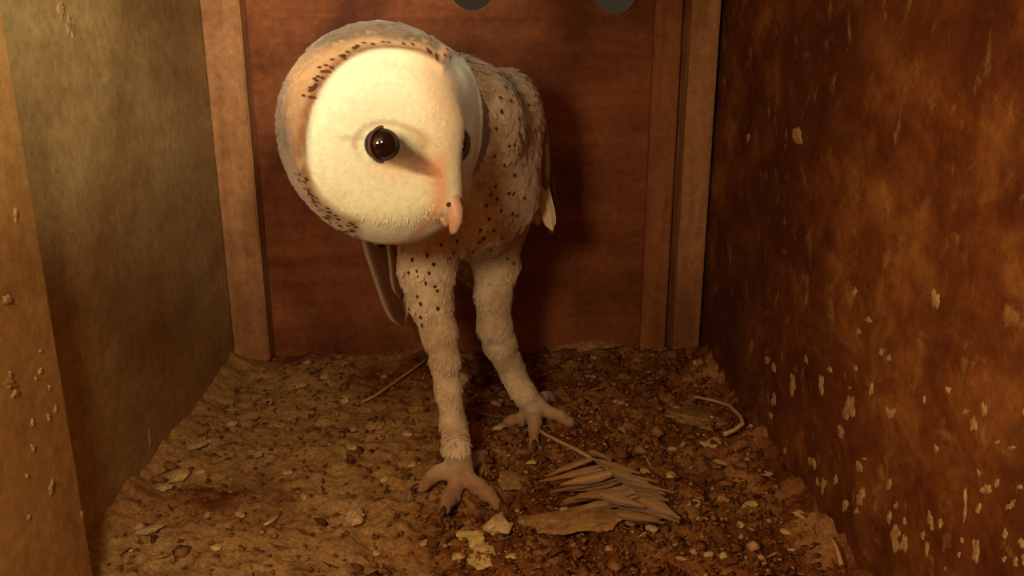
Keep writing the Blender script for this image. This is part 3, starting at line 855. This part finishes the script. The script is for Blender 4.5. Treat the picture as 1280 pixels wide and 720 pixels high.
put_chunk('litter_clod', 622, 656, 30, 24, M_PALE, 'wedge shaped tan clod beside the yellow splashed flake', 'clod', 'clods on the litter', 19, .7)
put_chunk('bone_lump', 580, 479, 22, 32, M_PALE, 'knobbly pale bone lump behind the front leg of the owl', 'lump', 'pale lumps on the litter', 20, .9)
put_chunk('pale_chip', 892, 546, 24, 18, M_YEL, 'bright pale chip at the end of the curved root', 'chip', 'pale chips on the litter', 21, .5)
put_chunk('pale_chip', 590, 671, 34, 16, M_YEL, 'bright yellow splashed flake in front of the foot', 'chip', 'pale chips on the litter', 22, .25)
put_chunk('pale_chip', 600, 690, 34, 26, M_YEL, 'ragged yellow flake just below the bright splashed flake', 'chip', 'pale chips on the litter', 23, .2)
put_chunk('pale_chip', 572, 699, 14, 12, M_PALE, 'little pale crumb next to the ragged yellow flake', 'chip', 'pale chips on the litter', 24)
put_chunk('litter_clod', 712, 662, 136, 34, M_TAN, 'long flat tan slab of caked litter below the frayed feather', 'clod', 'clods on the litter', 25, .35)
put_chunk('litter_clod', 800, 640, 60, 22, M_TAN, 'brown clod under the tip of the frayed feather', 'clod', 'clods on the litter', 26, .4)
put_chunk('litter_clod', 870, 520, 74, 40, M_TAN, 'rounded mossy brown clod ringed by the curved root', 'clod', 'clods on the litter', 27, .45)
put_chunk('litter_clod', 735, 430, 84, 24, M_TAN, 'low reddish clod against the foot of the back wall', 'clod', 'clods on the litter', 28, .6)
put_chunk('litter_clod', 560, 525, 40, 18, M_TAN, 'dull brown clod beside the front shin of the owl', 'clod', 'clods on the litter', 30, .5)
put_chunk('litter_clod', 640, 610, 44, 22, M_TAN, 'round brown clod touching the outer front toe', 'clod', 'clods on the litter', 31, .5)
tiny = [(867, 636), (877, 646), (938, 631), (982, 670), (852, 700), (866, 690), (885, 700), (799, 457), (717, 612), (405, 470), (410, 406), (510, 547), (516, 579), (772, 530),
        (665, 580), (705, 636), (805, 585), (838, 601), (870, 452), (877, 487), (948, 512), (960, 590), (905, 625), (925, 655), (990, 690), (760, 690), (640, 690), (720, 700),
        (300, 640), (270, 682), (320, 570), (350, 530), (440, 560), (290, 530), (380, 620), (480, 600), (470, 690), (530, 680), (430, 500), (360, 590), (260, 640), (250, 590),
        (335, 500), (480, 470), (820, 470), (740, 470), (775, 500), (700, 500), (840, 560), (900, 580), (1000, 640), (815, 660), (690, 690), (905, 690), (950, 700), (600, 560), (625, 540)]
def where(a, b):
    if b < 480: return 'near the foot of the back wall'
    if 560 < a < 700 and b < 600: return 'between the feet of the owl'
    if a > 890: return 'along the foot of the right wall'
    if 690 <= a <= 890 and b < 575: return 'on rough litter behind the frayed feather'
    if 660 <= a: return 'around the frayed feather and flat slab'
    if a < 330: return 'along the foot of the left wall'
    if a < 530: return 'on the smooth litter by the front foot'
    return 'beside the yellow splashed flakes'
for i, (a, b) in enumerate(tiny):
    g = i % 3; wh = where(a, b); kn = ('pinkish pale', 'straw brown', 'yellowish')[g]
    put_chunk('litter_crumb', a, b, random.uniform(8, 14), random.uniform(6, 10), (M_PALE, M_STRAW, M_YEL)[g],
              'small %s crumb %s' % (kn, wh), 'crumb', '%s crumbs %s' % (kn, wh), 200+i, .5, random.uniform(0, 6))

def tube_obj(name, pts, r0, r1, mat, label, cat, group=None, K=8):
    n_ = len(pts); rad = [((r0+(r1-r0)*i/(n_-1)),)*2 for i in range(n_)]
    side = Vector((0, 0, 1)) if abs((pts[-1]-pts[0]).normalized().z) < .9 else Vector((1, 0, 0))
    return tag(link(name, loft(name, pts, rad, side, K), mat), label, cat, group)
def floor_pts(pxs, lift=0.003):
    out = []
    for a, b in pxs:
        p = on_z(a, b, 0.004); p = on_z(a, b, gz(p.x, p.y)+lift); out.append(p)
    return out
tube_obj('twig', floor_pts([(452, 503), (470, 494), (490, 480), (510, 466), (532, 450)], .004), .0010, .0012, M_STRAW, 'thin straight straw stem running up to the front leg', 'twig')
tube_obj('twig', floor_pts([(868, 496), (890, 500), (912, 507), (926, 521), (928, 530), (918, 538), (905, 543)], .008), .0012, .0017, M_STRAW, 'pale curved root bent like a hook', 'twig')
tube_obj('twig', floor_pts([(331, 656), (342, 650), (351, 641)], .002), .0010, .0013, M_YEL, 'short yellow stick on smooth litter', 'twig')
tube_obj('twig', floor_pts([(1036, 668), (1046, 684), (1052, 706)], .004), .0009, .0012, M_STRAW, 'pale fibre hanging at the foot of the right wall', 'twig')
tube_obj('twig', floor_pts([(585, 512), (620, 521), (655, 521)], .004), .0014, .0012, plain('bark', (0.14, .055, .02)), 'dark stick lying between the two feet', 'twig')
tube_obj('twig', floor_pts([(690, 604), (720, 599), (750, 601)], .003), .0009, .0012, M_STRAW, 'straw stem crossing under the frayed feather', 'twig')

# frayed old feather: shaft with separate clumps of barbs
fo = bpy.data.objects.new('frayed_feather', None); COL.objects.link(fo); fo.empty_display_size = .01
root_pt = on_z(655, 525, .006); fo.location = root_pt
tag(fo, 'frayed brown feather with pale shaft lying by the rear foot', 'feather')
def fpart(name, me, mat):
    o = link(name, me, mat, fo); o.matrix_parent_inverse = Matrix.Translation(-root_pt); return o
sh = floor_pts([(655, 525), (685, 545), (720, 562), (748, 578), (775, 598), (800, 622), (815, 640)], .010)
fpart('shaft', loft('shaft', sh, [(.0013, .0013), (.0014, .0013), (.0013, .0012), (.0011, .001), (.0009, .0008), (.0007, .0007), (.0004, .0004)], Vector((0, 0, 1)), 8), M_STRAW)
BARB = [((740, 574), (690, 590), 5), ((752, 582), (684, 600), 6), ((765, 592), (700, 606), 7), ((775, 600), (696, 614), 8), ((784, 608), (704, 626), 9), ((792, 616), (716, 622), 7),
        ((798, 622), (724, 634), 8), ((745, 576), (800, 592), 7), ((760, 588), (812, 606), 9), ((776, 598), (832, 618), 9), ((790, 612), (836, 626), 8), ((800, 624), (850, 648), 9),
        ((770, 628), (845, 646), 10), ((765, 640), (830, 654), 7), ((750, 618), (806, 634), 8), ((735, 566), (766, 572), 5)]
rb_ = random.Random(9)
for a, b, wpx in list(BARB):
    BARB.append(((a[0]+rb_.uniform(-6, 10), a[1]+rb_.uniform(-3, 6)), (b[0]+rb_.uniform(-12, 14), b[1]+rb_.uniform(-5, 7)), wpx*rb_.uniform(.35, .6)))
for i, (a, b, wpx) in enumerate(BARB):
    pa, pb = floor_pts([a, b], .009+.0022*(i % 3))
    k = random.uniform(.75, 1.2); ca = tuple(x*k for x in (0.40, 0.23, 0.09)); cb = tuple(x*k for x in (0.27, 0.13, 0.045))
    hd_ = (pb-pa).cross(Vector((0, 0, 1))).normalized()+Vector((0, 0, random.uniform(-.25, .25)))
    fpart('barb', feather_mesh('barb', pa, pb, hd_, wpx*.57/F_PX*1.15, 0.0005, ca, cb, 0, True, 8, point=True), M_BODY)
